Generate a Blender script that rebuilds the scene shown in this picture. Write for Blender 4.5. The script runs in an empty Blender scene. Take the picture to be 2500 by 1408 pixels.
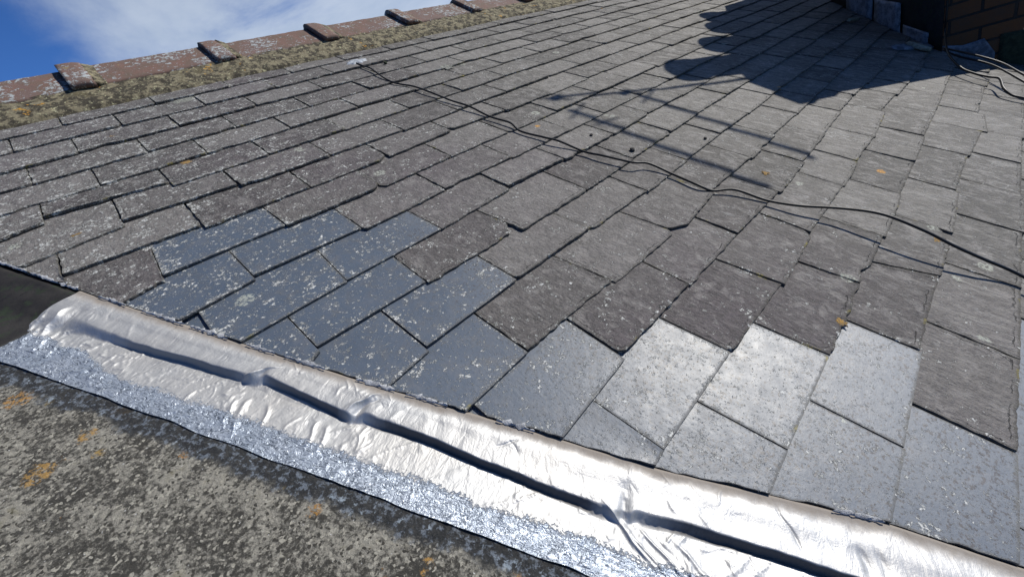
import bpy, math, random
import numpy as np
from mathutils import Vector, Matrix, noise as mn

rng = np.random.default_rng(7)
random.seed(7)
PITCH = math.radians(30)
# ---------------------------------------------------------------- camera, sky, sun, exposure
# roof frame: x along the ridge, y up the slope, z out of the roof
scene = bpy.context.scene
ROOF = Matrix.Rotation(PITCH, 4, 'X')
RC = Matrix(((0.68377067, -0.72926342, 0.02515021), (-0.50871883, -0.50112692, -0.70005497), (0.52312793, 0.46588267, -0.71364592)))
cam = bpy.data.cameras.new('camera'); co = bpy.data.objects.new('camera', cam)
scene.collection.objects.link(co); scene.camera = co
cam.sensor_width = 36; cam.lens = 965.287 / 2500 * 36; cam.clip_start = 0.02; cam.clip_end = 2000
rot = RC.transposed() @ Matrix(((1, 0, 0), (0, -1, 0), (0, 0, -1)))
co.matrix_world = ROOF @ Matrix.Translation((-0.32108, -0.24051, 0.57502)) @ rot.to_4x4()
SUN = (ROOF.to_3x3() @ Vector((0.95, 0.12, 1.0))).normalized()
sl = bpy.data.lights.new('sun', 'SUN'); sl.energy = 5.0; sl.angle = math.radians(0.5); sl.color = (1, .955, .875)
so = bpy.data.objects.new('sun', sl); scene.collection.objects.link(so)
so.rotation_euler = SUN.to_track_quat('Z', 'Y').to_euler()
scene.view_settings.view_transform = 'Standard'; scene.view_settings.look = 'None'
scene.view_settings.gamma = 1; scene.view_settings.exposure = 0.0


class NT:
    """small helper to write node trees as expressions"""
    def __init__(s, nt): s.nt = nt
    def n(s, t, ins=None, **kw):
        nd = s.nt.nodes.new(t)
        for k, v in kw.items(): setattr(nd, k, v)
        for k, v in (ins or {}).items(): s.set(nd.inputs[k], v)
        return nd
    def set(s, sock, v):
        if isinstance(v, bpy.types.NodeSocket): s.nt.links.new(v, sock)
        else:
            if isinstance(v, (tuple, list)) and len(v) == 3 and sock.type == 'RGBA': v = (*v, 1)
            sock.default_value = v
    def m(s, op, a, b=0.0, c=0.0, clamp=False):
        nd = s.n('ShaderNodeMath', operation=op, use_clamp=clamp)
        for i, v in enumerate((a, b, c)): s.set(nd.inputs[i], v)
        return nd.outputs[0]
    def vm(s, op, a, b=(0, 0, 0)):
        nd = s.n('ShaderNodeVectorMath', operation=op); s.set(nd.inputs[0], a); s.set(nd.inputs[1], b); return nd.outputs[0]
    def mix(s, f, a, b, mode='MIX'):
        nd = s.n('ShaderNodeMix', data_type='RGBA', blend_type=mode)
        s.set(nd.inputs[0], f); s.set(nd.inputs[6], a); s.set(nd.inputs[7], b); return nd.outputs[2]
    def noise(s, v, sc, det=3.0, rough=.5, dist=0.0, col=False):
        nd = s.n('ShaderNodeTexNoise', {'Vector': v, 'Scale': sc, 'Detail': det, 'Roughness': rough, 'Distortion': dist})
        return nd.outputs['Color' if col else 'Fac']
    def vor(s, v, sc, feat='F1', out='Distance', rnd=1.0):
        nd = s.n('ShaderNodeTexVoronoi', {'Vector': v, 'Scale': sc, 'Randomness': rnd}, feature=feat); return nd.outputs[out]
    def ss(s, x, lo, hi):
        nd = s.n('ShaderNodeMapRange', interpolation_type='SMOOTHSTEP')
        for k, v in (('Value', x), ('From Min', lo), ('From Max', hi)): s.set(nd.inputs[k], v)
        return nd.outputs[0]
    def attr(s, name): return s.n('ShaderNodeAttribute', attribute_name=name)
    def sep(s, v): return s.n('ShaderNodeSeparateXYZ', {'Vector': v}).outputs
    def obj(s): return s.n('ShaderNodeTexCoord').outputs['Object']
    def scale(s, v, k): return s.vm('MULTIPLY', v, k)
    def bump(s, h, dist, strength=1.0, normal=None):
        nd = s.n('ShaderNodeBump', {'Height': h, 'Distance': dist, 'Strength': strength})
        if normal is not None: s.set(nd.inputs['Normal'], normal)
        return nd.outputs[0]


def material(name):
    m = bpy.data.materials.new(name); m.use_nodes = True
    t = NT(m.node_tree); m.node_tree.nodes.clear()
    t.b = t.n('ShaderNodeBsdfPrincipled')
    o = t.n('ShaderNodeOutputMaterial'); m.node_tree.links.new(t.b.outputs[0], o.inputs[0])
    t.mat = m
    return t


world = bpy.data.worlds.new('World'); scene.world = world; world.use_nodes = True
world.node_tree.nodes.clear(); w = NT(world.node_tree)
sky = w.n('ShaderNodeTexSky', sky_type='NISHITA'); sky.sun_disc = False
sky.sun_elevation = math.asin(SUN.z); sky.sun_rotation = math.atan2(SUN.x, SUN.y)
sky.air_density = 1.0; sky.dust_density = .3; sky.ozone_density = 3.0
gen = w.n('ShaderNodeTexCoord').outputs['Generated']
deep = w.mix(1.0, sky.outputs[0], (.60, 1.10, 1.95), 'MULTIPLY')
sp = w.sep(gen)
# clouds live on a flat layer overhead: project the direction on it
zz = w.m('MAXIMUM', sp[2], .08)
cl = w.n('ShaderNodeCombineXYZ', {'X': w.m('DIVIDE', sp[0], zz), 'Y': w.m('DIVIDE', sp[1], zz), 'Z': 0.0}).outputs[0]
c1 = w.noise(w.scale(cl, (.9, .6, 1)), 1.0, 10, .60, .5)
# a broad bank of cloud to the right of a clear stretch
ang = w.m('SUBTRACT', sp[0], w.m('MULTIPLY', sp[1], .07))
bank = w.ss(ang, -.10, .10)
cm = w.m('ADD', w.m('MULTIPLY', c1, .9), w.m('MULTIPLY', bank, .36))
cm = w.ss(cm, .50, .82)
cm = w.m('MULTIPLY', w.m('MULTIPLY', cm, w.ss(sp[2], -.02, .08)), w.ss(sp[1], -.25, .30))
cc = w.mix(w.noise(w.scale(cl, (2.2, 1.6, 1)), 1.0, 6, .6), (6.0, 7.8, 10.6), (11.5, 12.8, 14.8))
skyc = w.mix(w.m('MULTIPLY', cm, .88), deep, cc)
bg = w.n('ShaderNodeBackground', {'Color': skyc, 'Strength': w.m('MULTIPLY', .058, w.m('SUBTRACT', 1.0, w.m('MULTIPLY', w.ss(sp[2], .25, .8), .55)))})
wo = w.n('ShaderNodeOutputWorld'); world.node_tree.links.new(bg.outputs[0], wo.inputs[0])

# ---------------------------------------------------------------- scene helpers
def tag(o, label=None, cat=None, group=None, kind=None):
    if label: o['label'] = label
    if cat: o['category'] = cat
    if group: o['group'] = group
    if kind: o['kind'] = kind
    return o

def mesh_obj(name, V, F, mat, parent=None, attrs=None, smooth=True, frame=True):
    """link V, F as ONE mesh object; coordinates are roof-frame ones"""
    me = bpy.data.meshes.new(name)
    me.from_pydata([tuple(map(float, v)) for v in V], [], [tuple(map(int, f)) for f in F])
    if smooth is not False: me.polygons.foreach_set('use_smooth', [True] * len(me.polygons) if smooth is True else smooth)
    for k, a in (attrs or {}).items():
        at = me.color_attributes.new(k, 'FLOAT_COLOR', 'POINT')
        a = np.asarray(a, float); b = np.ones((len(V), 4)); b[:, :a.shape[1]] = a
        at.data.foreach_set('color', b.ravel())
    me.materials.append(mat); me.update()
    o = bpy.data.objects.new(name, me); scene.collection.objects.link(o)
    if parent is not None: o.parent = parent
    elif frame: o.matrix_world = ROOF
    return o

def empty(name, loc=(0, 0, 0)):
    """an Empty whose axes are the roof frame's, at a point of that frame"""
    o = bpy.data.objects.new(name, None); scene.collection.objects.link(o)
    o.empty_display_size = .05
    o.matrix_world = ROOF @ Matrix.Translation(loc)
    o['base'] = loc
    return o

def local(V, root):
    return np.asarray(V, float) - np.array(root['base'])

def grid_faces(nx, ny, off=0):
    a = np.arange(nx - 1)[:, None] * ny + np.arange(ny - 1)[None, :] + off
    return np.stack([a, a + ny, a + ny + 1, a + 1], -1).reshape(-1, 4).tolist()

def tube(path, r, seg=10, cap=True):
    P = np.asarray(path, float); n = len(P)
    T = np.gradient(P, axis=0); T /= np.linalg.norm(T, axis=1, keepdims=True)
    up = np.array([0, 0, 1.]); A = np.cross(T, up)
    bad = np.linalg.norm(A, axis=1) < 1e-3; A[bad] = (1, 0, 0)
    A /= np.linalg.norm(A, axis=1, keepdims=True); B = np.cross(A, T)
    th = np.linspace(0, 2 * np.pi, seg, endpoint=False)
    V = (P[:, None] + r * (np.cos(th)[None, :, None] * A[:, None] + np.sin(th)[None, :, None] * B[:, None])).reshape(-1, 3)
    F = [(i * seg + k, i * seg + (k + 1) % seg, (i + 1) * seg + (k + 1) % seg, (i + 1) * seg + k) for i in range(n - 1) for k in range(seg)]
    if cap: F += [tuple(range(seg))[::-1], tuple((n - 1) * seg + k for k in range(seg))]
    return V, F

def spline(pts, n=8):
    P = np.asarray(pts, float); P = np.vstack([2 * P[0] - P[1], P, 2 * P[-1] - P[-2]]); out = []
    for i in range(1, len(P) - 2):
        for t in np.arange(n) / n:
            a, b, c, d = P[i - 1], P[i], P[i + 1], P[i + 2]
            out.append(.5 * ((2 * b) + (c - a) * t + (2 * a - 5 * b + 4 * c - d) * t * t + (3 * b - a - 3 * c + d) * t ** 3))
    out.append(P[-2]); return np.array(out)

def merge(parts):
    V, F, o = [], [], 0
    for v, f in parts:
        V.append(np.asarray(v, float)); F += [tuple(i + o for i in q) for q in f]; o += len(v)
    return np.vstack(V), F

def box(c, s, R=None):
    v = np.array([(x, y, z) for x in (-.5, .5) for y in (-.5, .5) for z in (-.5, .5)]) * np.array(s)
    if R is not None: v = v @ np.array(R).T
    return v + np.array(c), [(0, 1, 3, 2), (4, 6, 7, 5), (0, 4, 5, 1), (2, 3, 7, 6), (0, 2, 6, 4), (1, 5, 7, 3)]

def n1(x, y=0.0, z=0.0): return mn.noise(Vector((float(x), float(y), float(z))))
def fbm(x, y, z=0.0, o=3): return sum(n1(x * 2 ** k, y * 2 ** k, z + 7 * k) / 2 ** k for k in range(o))

W2, EX = .125, .12742          # half a slate width, exposed height of a course
RO = np.array((-.591, .945)); RS = np.array((.441, -.897)); RP = np.array((-.897, -.441))   # raking edge frame
RS /= np.linalg.norm(RS); RP /= np.linalg.norm(RP)
EDGE = np.array([(-1.6, 3.0), (-.591, .945), (-.494, .729), (-.406, .541), (-.3275, .375), (-.215, .141), (-.085, -.115), (-.016, -.255), (.066, -.396), (.134, -.515), (.1925, -.647), (.66, -1.6)])
def edge_u(v): return np.interp(-np.asarray(v), -EDGE[:, 1], EDGE[:, 0])

# ---------------------------------------------------------------- materials
def lichen_specks(t, p, dens, sc=1.0):
    """crisp pale specks, gathered in loose colonies"""
    warp = t.vm('ADD', p, t.scale(t.vm('SUBTRACT', t.noise(p, 190, 4, .75, col=True), (.5, .5, .5)), (.021, .021, .021)))
    colony = t.m('MULTIPLY', t.ss(t.noise(p, 15, 4, .68), .40, .66), 1.45)
    v1 = t.n('ShaderNodeTexVoronoi', {'Vector': warp, 'Scale': 118 * sc}, feature='F1')
    cell = t.sep(v1.outputs['Color'])
    rad = t.m('MULTIPLY', t.m('SUBTRACT', t.m('ADD', dens, t.m('MULTIPLY', colony, .42)), cell[0]), .62, clamp=True)
    a = t.ss(t.m('SUBTRACT', rad, v1.outputs['Distance']), -.02, .04)
    v4 = t.n('ShaderNodeTexVoronoi', {'Vector': warp, 'Scale': 235 * sc}, feature='F1'); k4 = t.sep(v4.outputs['Color'])
    r4 = t.m('MULTIPLY', t.m('SUBTRACT', t.m('ADD', dens, t.m('MULTIPLY', t.ss(t.noise(p, 30, 3, .6), .35, .65), .34)), k4[0]), .60, clamp=True)
    a = t.m('MAXIMUM', a, t.m('MULTIPLY', t.ss(t.m('SUBTRACT', r4, v4.outputs['Distance']), -.03, .06), .85))
    fine = t.ss(t.m('ADD', t.noise(p, 150 * sc, 4, .75), t.m('MULTIPLY', dens, .12)), .66, .71)
    a = t.m('MAXIMUM', a, t.m('MULTIPLY', fine, .55))
    brk = t.ss(t.noise(p, 260, 3, .7), .40, .50)
    return t.m('MULTIPLY', a, brk), cell

def slate_mat():
    t = material('slate'); p = t.obj()
    at = t.attr('tone'); c = t.sep(at.outputs['Color']); tone, smooth, edge = c[0], c[1], c[2]
    px = t.sep(p)
    # riven, stained surface
    big = t.noise(p, 5.0, 4, .6); mid = t.noise(p, 38, 5, .65)
    grain = t.noise(p, 190, 5, .8); streak = t.noise(t.scale(p, (36, 13, 36)), 1.0, 6, .72, 1.1)
    rough_c = t.mix(tone, (.102, .093, .092), (.134, .126, .120))
    rough_c = t.mix(t.ss(t.noise(t.scale(p, (1, 1, 1)), 1.7, 2), .42, .62), rough_c, t.mix(tone, (.100, .085, .090), (.126, .115, .116)))
    rough_c = t.mix(t.ss(px[0], .3, 1.1), rough_c, t.mix(tone, (.110, .104, .094), (.142, .135, .123)))
    vary = t.m('ADD', t.m('SUBTRACT', t.m('MULTIPLY', tone, .42), .99), t.m('ADD', t.m('MULTIPLY', mid, 1.35), t.m('ADD', t.m('MULTIPLY', grain, 1.6), t.m('MULTIPLY', big, .45))))
    rough_c = t.mix(1.0, rough_c, t.n('ShaderNodeCombineColor', {'Red': vary, 'Green': vary, 'Blue': vary}).outputs[0], 'MULTIPLY')
    # dust-pale film that follows the cleavage, mostly on the far right
    film = t.m('MULTIPLY', t.ss(streak, .50, .66), t.m('ADD', .22, t.m('MULTIPLY', t.ss(px[0], .3, 1.1), .62)))
    rough_c = t.mix(t.m('MULTIPLY', t.ss(streak, .46, .34), t.m('MULTIPLY', t.ss(px[0], .2, .9), .5)), rough_c, (.055, .050, .046))
    rough_c = t.mix(film, rough_c, (.255, .245, .228))
    vein = t.ss(t.m('ABSOLUTE', t.m('SUBTRACT', t.noise(t.scale(p, (22, 8, 22)), 1.0, 3, .6, 1.2), .5)), .012, .0)
    rough_c = t.mix(t.m('MULTIPLY', vein, t.m('MULTIPLY', t.ss(t.noise(p, 6, 2), .5, .62), t.ss(px[0], .2, .9))), rough_c, (.34, .34, .33))
    dark = t.ss(t.noise(p, 70, 4, .7), .58, .68)
    rough_c = t.mix(t.m('MULTIPLY', dark, .45), rough_c, (.045, .042, .038))
    sm_c = t.mix(t.noise(p, 9, 3, .6), (.056, .076, .108), (.088, .115, .156))
    sm_c = t.mix(t.m('MULTIPLY', t.ss(mid, .45, .7), .5), sm_c, (.088, .094, .104))
    sm_c = t.mix(t.ss(px[0], -.05, .3), sm_c, (.130, .148, .172))  # paler to the right: sky sheen put into the colour
    pits = t.ss(t.m('ADD', t.noise(p, 170, 4, .72), t.m('MULTIPLY', t.noise(p, 14, 3), .20)), .645, .70)
    sm_c = t.mix(t.m('MULTIPLY', pits, t.m('MULTIPLY', t.ss(px[0], -.15, .15), .85)), sm_c, (.05, .042, .040))
    base = t.mix(smooth, rough_c, sm_c)
    blot = t.m('MULTIPLY', t.ss(t.noise(p, 24, 6, .74, .4), .50, .64), t.m('SUBTRACT', 1.0, t.m('MULTIPLY', smooth, .75)))
    base = t.mix(t.m('MULTIPLY', blot, .55), base, (.235, .222, .212))
    crack = t.m('MULTIPLY', t.ss(t.m('ABSOLUTE', t.m('SUBTRACT', t.m('ADD', edge, t.m('SUBTRACT', t.noise(p, 55, 4, .7), .5)), .36)), .07, .01), t.m('MULTIPLY', t.ss(t.noise(p, 21, 3, .6), .46, .58), t.m('SUBTRACT', 1.0, smooth)))
    base = t.mix(t.m('MULTIPLY', crack, .85), base, (.028, .025, .022))
    # damp algae and grime along the cut edges
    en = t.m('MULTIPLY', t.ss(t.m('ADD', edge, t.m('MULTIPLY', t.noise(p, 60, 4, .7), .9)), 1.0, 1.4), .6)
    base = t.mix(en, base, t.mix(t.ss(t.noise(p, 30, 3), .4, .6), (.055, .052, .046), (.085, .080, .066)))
    # white specks: thick toward the upper left, thin on the right
    dx = t.m('SUBTRACT', .56, t.m('MULTIPLY', t.ss(px[0], -.4, 1.2), .38))
    dx = t.m('ADD', dx, t.m('MULTIPLY', t.ss(px[1], .2, 1.3), .20))
    dens = t.m('ADD', dx, t.m('MULTIPLY', smooth, t.m('SUBTRACT', .03, t.m('MULTIPLY', t.ss(px[0], 0.0, .5), .06))))
    sp_, cell = lichen_specks(t, p, t.m('ADD', t.m('SUBTRACT', dens, .13), t.m('MULTIPLY', t.ss(edge, .1, .5), .22)))
    base = t.mix(t.m('MULTIPLY', sp_, .85), base, t.mix(cell[1], (.42, .43, .41), (.70, .71, .69)))
    # grey-green rosettes and dull moss stains
    v2 = t.n('ShaderNodeTexVoronoi', {'Vector': t.vm('ADD', p, t.scale(t.noise(p, 60, 3, .7, col=True), (.02, .02, .02))), 'Scale': 11.0})
    c2 = t.sep(v2.outputs['Color'])
    ros = t.m('MULTIPLY', t.ss(t.m('SUBTRACT', t.m('MULTIPLY', t.ss(c2[0], .80, 1.0), .20), v2.outputs['Distance']), -.01, .02), t.ss(t.noise(p, 150, 3, .7), .42, .55))
    base = t.mix(t.m('MULTIPLY', ros, .8), base, (.40, .42, .36))
    # orange and yellow patches, sparse
    v3 = t.n('ShaderNodeTexVoronoi', {'Vector': t.vm('ADD', p, t.scale(t.noise(p, 120, 3, .7, col=True), (.014, .014, .014))), 'Scale': 6.5})
    c3 = t.sep(v3.outputs['Color'])
    org = t.ss(t.m('SUBTRACT', t.m('MULTIPLY', t.ss(c3[1], .78, 1.0), .085), v3.outputs['Distance']), -.006, .012)
    org = t.m('MULTIPLY', org, t.ss(t.noise(p, 300, 3, .7), .42, .5))
    base = t.mix(org, base, t.mix(c3[2], (.50, .24, .03), (.34, .27, .07)))
    moss = t.m('MULTIPLY', t.ss(edge, .55, .95), t.ss(t.noise(p, 17, 3, .6), .62, .70))
    moss = t.m('MULTIPLY', moss, t.ss(t.noise(p, 240, 2, .6), .40, .5))
    base = t.mix(moss, base, (.22, .19, .06))
    t.set(t.b.inputs['Base Color'], base)
    rgh = t.m('SUBTRACT', .76, t.m('MULTIPLY', smooth, .26))
    rgh = t.m('ADD', rgh, t.m('MULTIPLY', t.m('MAXIMUM', sp_, en), .3), clamp=True)
    rgh = t.m('ADD', rgh, t.m('MULTIPLY', t.m('SUBTRACT', mid, .5), .25), clamp=True)
    t.set(t.b.inputs['Roughness'], rgh); t.set(t.b.inputs['Specular IOR Level'], t.m('ADD', .42, t.m('MULTIPLY', smooth, .28)))
    h = t.m('ADD', t.m('MULTIPLY', t.noise(p, 55, 6, .68), 1.0), t.m('MULTIPLY', t.noise(t.scale(p, (170, 60, 170)), 1.0, 4, .6), .45))
    h = t.m('MULTIPLY', h, t.m('SUBTRACT', 1.0, t.m('MULTIPLY', smooth, .90)))
    h = t.m('SUBTRACT', t.m('ADD', h, t.m('MULTIPLY', sp_, .40)), t.m('MULTIPLY', crack, .5))
    t.set(t.b.inputs['Normal'], t.bump(h, .0055, 1.0))
    return t.mat

def ridge_mat():
    t = material('ridge_clay'); p = t.obj(); px = t.sep(p)
    n = t.noise(p, 22, 6, .7)
    b = t.mix(t.ss(n, .35, .7), (.175, .092, .072), (.120, .088, .064))
    b = t.mix(t.m('MULTIPLY', t.ss(t.noise(p, 9, 3), .45, .6), .6), b, (.150, .098, .090))
    b = t.mix(t.m('MULTIPLY', t.noise(p, 300, 3, .7), .4), b, (.10, .075, .06))
    b = t.mix(t.m('MULTIPLY', t.ss(px[1], 1.97, 2.05), .7), b, (.085, .068, .048))
    low = t.ss(px[1], 2.03, 1.86)
    col = t.ss(t.noise(p, 8, 3, .6), .38, .62)
    l = t.ss(t.m('ADD', t.noise(p, 75, 5, .72), t.m('ADD', t.m('MULTIPLY', low, .17), t.m('MULTIPLY', col, .12))), .79, .825)
    b = t.mix(l, b, t.mix(t.noise(p, 60, 2), (.24, .26, .27), (.42, .45, .45)))
    y = t.ss(t.m('ADD', t.noise(p, 50, 4, .7), t.m('MULTIPLY', t.ss(t.attr('tone').outputs['Fac'], .5, 1), .16)), .66, .72)
    b = t.mix(t.m('MULTIPLY', y, .8), b, (.26, .22, .085))
    t.set(t.b.inputs['Base Color'], b); t.set(t.b.inputs['Roughness'], .85)
    t.set(t.b.inputs['Normal'], t.bump(t.m('ADD', t.noise(p, 120, 5, .7), t.m('MULTIPLY', l, .4)), .003, .8))
    return t.mat

def mortar_mat():
    t = material('lichened_mortar'); p = t.obj()
    n = t.noise(p, 34, 6, .72)
    b = t.mix(t.ss(n, .44, .57), (.050, .042, .028), (.235, .205, .13))
    b = t.mix(t.ss(t.noise(p, 15, 4, .7), .55, .68), b, (.12, .10, .055))
    b = t.mix(t.ss(t.noise(p, 90, 4, .7), .58, .66), b, (.46, .44, .27))
    b = t.mix(t.m('MULTIPLY', t.ss(t.noise(p, 11, 4, .7), .63, .67), t.ss(t.noise(p, 120, 3), .42, .55)), b, (.50, .26, .03))
    t.set(t.b.inputs['Base Color'], b); t.set(t.b.inputs['Roughness'], .95)
    t.set(t.b.inputs['Normal'], t.bump(t.noise(p, 60, 7, .75), .012, .9))
    return t.mat

def foil_mat():
    t = material('aluminium_foil_tape'); p = t.obj()
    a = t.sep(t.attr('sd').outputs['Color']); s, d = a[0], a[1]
    v = t.n('ShaderNodeCombineXYZ', {'X': s, 'Y': d, 'Z': 0.0}).outputs[0]
    # stippled lower band where the tape was pressed on the rough sheet
    wob = t.m('ADD', d, t.m('MULTIPLY', t.m('SUBTRACT', t.noise(v, 14, 4, .65), .5), .045))
    wob = t.m('ADD', wob, t.m('MULTIPLY', t.ss(s, .50, .34), .022))
    wob = t.m('ADD', wob, t.m('MULTIPLY', t.m('SUBTRACT', t.noise(v, 110, 2, .6), .5), .008))
    wob = t.m('ADD', wob, t.m('MULTIPLY', t.m('SUBTRACT', t.noise(v, 240, 3, .75), .5), .030))
    stip = t.ss(wob, .130, .135)
    grime = t.m('MULTIPLY', t.ss(t.m('ADD', d, t.m('MULTIPLY', t.noise(v, 22, 5, .7), .030)), .042, .020), .85)
    specks = t.ss(t.noise(v, 420, 2, .6), .735, .77)
    col = t.mix(t.noise(v, 7, 3), (.46, .48, .50), (.54, .52, .49))
    col = t.mix(grime, col, (.20, .165, .13))
    fold_shade = t.m('MULTIPLY', t.ss(t.m('MULTIPLY', a[2], t.m('ADD', .55, t.noise(v, 18, 4, .7))), .18, .70), t.m('ADD', .45, t.m('MULTIPLY', t.ss(s, .45, 1.0), .5)))
    col = t.mix(fold_shade, col, (.085, .080, .078))  # dark of the drop and crease: shade painted into the foil colour
    wav = t.noise(t.scale(v, (1, 2.0, 1)), 70, 3, .6, 1.6)
    crk = t.m('ABSOLUTE', t.m('SUBTRACT', wav, .5))
    cl = t.m('MULTIPLY', t.m('MULTIPLY', t.ss(crk, .045, .006), t.ss(t.noise(v, 70, 3, .7), .40, .54)), stip)
    col = t.mix(t.m('MULTIPLY', t.m('MULTIPLY', cl, t.ss(t.noise(v, 60, 3, .7), .44, .6)), .85), col, (.07, .07, .075))
    col = t.mix(stip, col, t.mix(cl, t.mix(t.noise(v, 22, 4, .7), (.30, .36, .44), (.50, .54, .60)), (.05, .065, .09)))  # silver-blue base: sky reflection painted into the stippled band
    col = t.mix(t.m('MULTIPLY', specks, .8), col, (.08, .075, .07))
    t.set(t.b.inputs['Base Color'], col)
    t.set(t.b.inputs['Metallic'], t.m('SUBTRACT', t.m('SUBTRACT', .66, t.m('MULTIPLY', stip, .16)), t.m('MAXIMUM', t.m('MAXIMUM', t.m('MULTIPLY', grime, .8), t.m('MULTIPLY', fold_shade, .9)), t.m('MULTIPLY', specks, .8))))
    r = t.m('ADD', .42, t.m('MULTIPLY', t.noise(v, 30, 5, .65), .30))
    r = t.m('SUBTRACT', r, t.m('MULTIPLY', stip, .24))
    r = t.m('ADD', t.m('ADD', r, t.m('MULTIPLY', fold_shade, .4)), t.m('MULTIPLY', grime, .25), clamp=True)
    t.set(t.b.inputs['Roughness'], r)
    crinkle = t.m('ADD', t.m('MULTIPLY', t.noise(t.scale(v, (1.0, .4, 1)), 60, 4, .6, .8), .9), t.m('MULTIPLY', t.noise(v, 260, 3, .65), .16))
    sth = t.m('MULTIPLY', wav, stip)
    b1 = t.bump(crinkle, t.m('SUBTRACT', .0030, t.m('MULTIPLY', stip, .0018)), .7)
    t.set(t.b.inputs['Normal'], t.bump(t.m('ADD', sth, t.m('MULTIPLY', t.m('MULTIPLY', t.noise(v, 300, 3, .7), stip), .35)), .0050, .6, b1))
    return t.mat

def sheet_mat():
    t = material('lichened_cement'); p = t.obj()
    a = t.sep(t.attr('sd').outputs['Color']); s, d = a[0], a[1]
    v = t.n('ShaderNodeCombineXYZ', {'X': s, 'Y': d, 'Z': 0.0}).outputs[0]
    n1_, n2_ = t.noise(v, 150, 6, .78), t.noise(v, 20, 6, .75)
    grains = t.n('ShaderNodeTexVoronoi', {'Vector': v, 'Scale': 330.0}); g = t.sep(grains.outputs['Color'])
    b = t.mix(t.ss(t.m('ADD', t.m('MULTIPLY', n1_, .75), t.m('MULTIPLY', n2_, .65)), .62, .79), (.050, .047, .040), (.315, .30, .255))
    b = t.mix(t.ss(g[0], .86, .93), b, (.40, .38, .32)); b = t.mix(t.ss(g[1], .86, .93), b, (.05, .046, .038))
    b = t.mix(t.m('MULTIPLY', t.ss(n2_, .60, .72), .5), b, (.20, .18, .10))
    b = t.mix(t.ss(t.noise(v, 190, 2), .72, .74), b, (.60, .60, .58))
    v3 = t.n('ShaderNodeTexVoronoi', {'Vector': t.vm('ADD', v, t.scale(t.noise(v, 70, 3, .7, col=True), (.03, .03, .03))), 'Scale': 19.0})
    c3 = t.sep(v3.outputs['Color'])
    o = t.m('MULTIPLY', t.ss(t.m('SUBTRACT', t.m('MULTIPLY', t.ss(c3[0], .35, 1.0), .36), v3.outputs['Distance']), -.03, .05), t.ss(t.noise(v, 140, 4, .75), .46, .56))
    b = t.mix(t.m('MULTIPLY', o, .85), b, t.mix(c3[1], (.50, .23, .04), (.36, .28, .10)))
    # bitumen primer smeared out beside the tape
    wob = t.m('ADD', d, t.m('MULTIPLY', t.m('SUBTRACT', t.noise(v, 16, 5, .7), .5), .055))
    tar = t.ss(wob, .204, .190)
    tc = t.mix(t.ss(t.noise(v, 95, 5, .75), .50, .60), (.020, .021, .022), (.17, .20, .24))
    tc = t.mix(t.ss(t.noise(v, 40, 4, .7), .60, .66), tc, (.30, .36, .42))
    b = t.mix(t.m('MULTIPLY', tar, .92), b, tc)
    t.set(t.b.inputs['Base Color'], b); t.set(t.b.inputs['Roughness'], t.m('SUBTRACT', .95, t.m('MULTIPLY', tar, .45)))
    h = t.m('ADD', t.noise(v, 170, 6, .78), t.m('MULTIPLY', t.noise(v, 30, 4, .7), .7))
    t.set(t.b.inputs['Normal'], t.bump(h, .006, 1.0))
    return t.mat

def plain(name, c1, c2, sc=40, rough=.8, bump=.002, metal=0.0, spec=.5, c3=None, th=(.6, .66)):
    t = material(name); p = t.obj(); n = t.noise(p, sc, 5, .68)
    b = t.mix(t.ss(n, .35, .65), c1, c2)
    if c3: b = t.mix(t.ss(t.noise(p, sc * 2.3, 5, .7), *th), b, c3)
    t.set(t.b.inputs['Base Color'], b); t.b.inputs['Roughness'].default_value = rough
    t.b.inputs['Metallic'].default_value = metal; t.b.inputs['Specular IOR Level'].default_value = spec
    if bump: t.set(t.b.inputs['Normal'], t.bump(t.noise(p, sc * 3, 5, .7), bump, .8))
    return t.mat

def brick_mat():
    t = material('sooty_brick'); p = t.obj(); s = t.sep(p)
    v = t.n('ShaderNodeCombineXYZ', {'X': t.m('ADD', t.m('MULTIPLY', s[0], .8), s[1]), 'Y': s[2], 'Z': 0.0}).outputs[0]
    br = t.n('ShaderNodeTexBrick', {'Vector': v, 'Color1': (.16, .070, .028), 'Color2': (.12, .055, .025), 'Mortar': (.025, .022, .02), 'Scale': 1.0,
             'Mortar Size': .006, 'Brick Width': .22, 'Row Height': .072, 'Mortar Smooth': .2})
    b = t.mix(t.m('MULTIPLY', t.ss(t.noise(p, 12, 5, .7), .4, .7), .5), br.outputs['Color'], (.08, .06, .045))
    t.set(t.b.inputs['Base Color'], b); t.b.inputs['Roughness'].default_value = .95
    h = t.m('ADD', t.m('MULTIPLY', t.m('SUBTRACT', 1.0, br.outputs['Fac']), 1.0), t.m('MULTIPLY', t.noise(p, 90, 4, .7), .3))
    t.set(t.b.inputs['Normal'], t.bump(h, .006, 1.0))
    return t.mat

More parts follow.
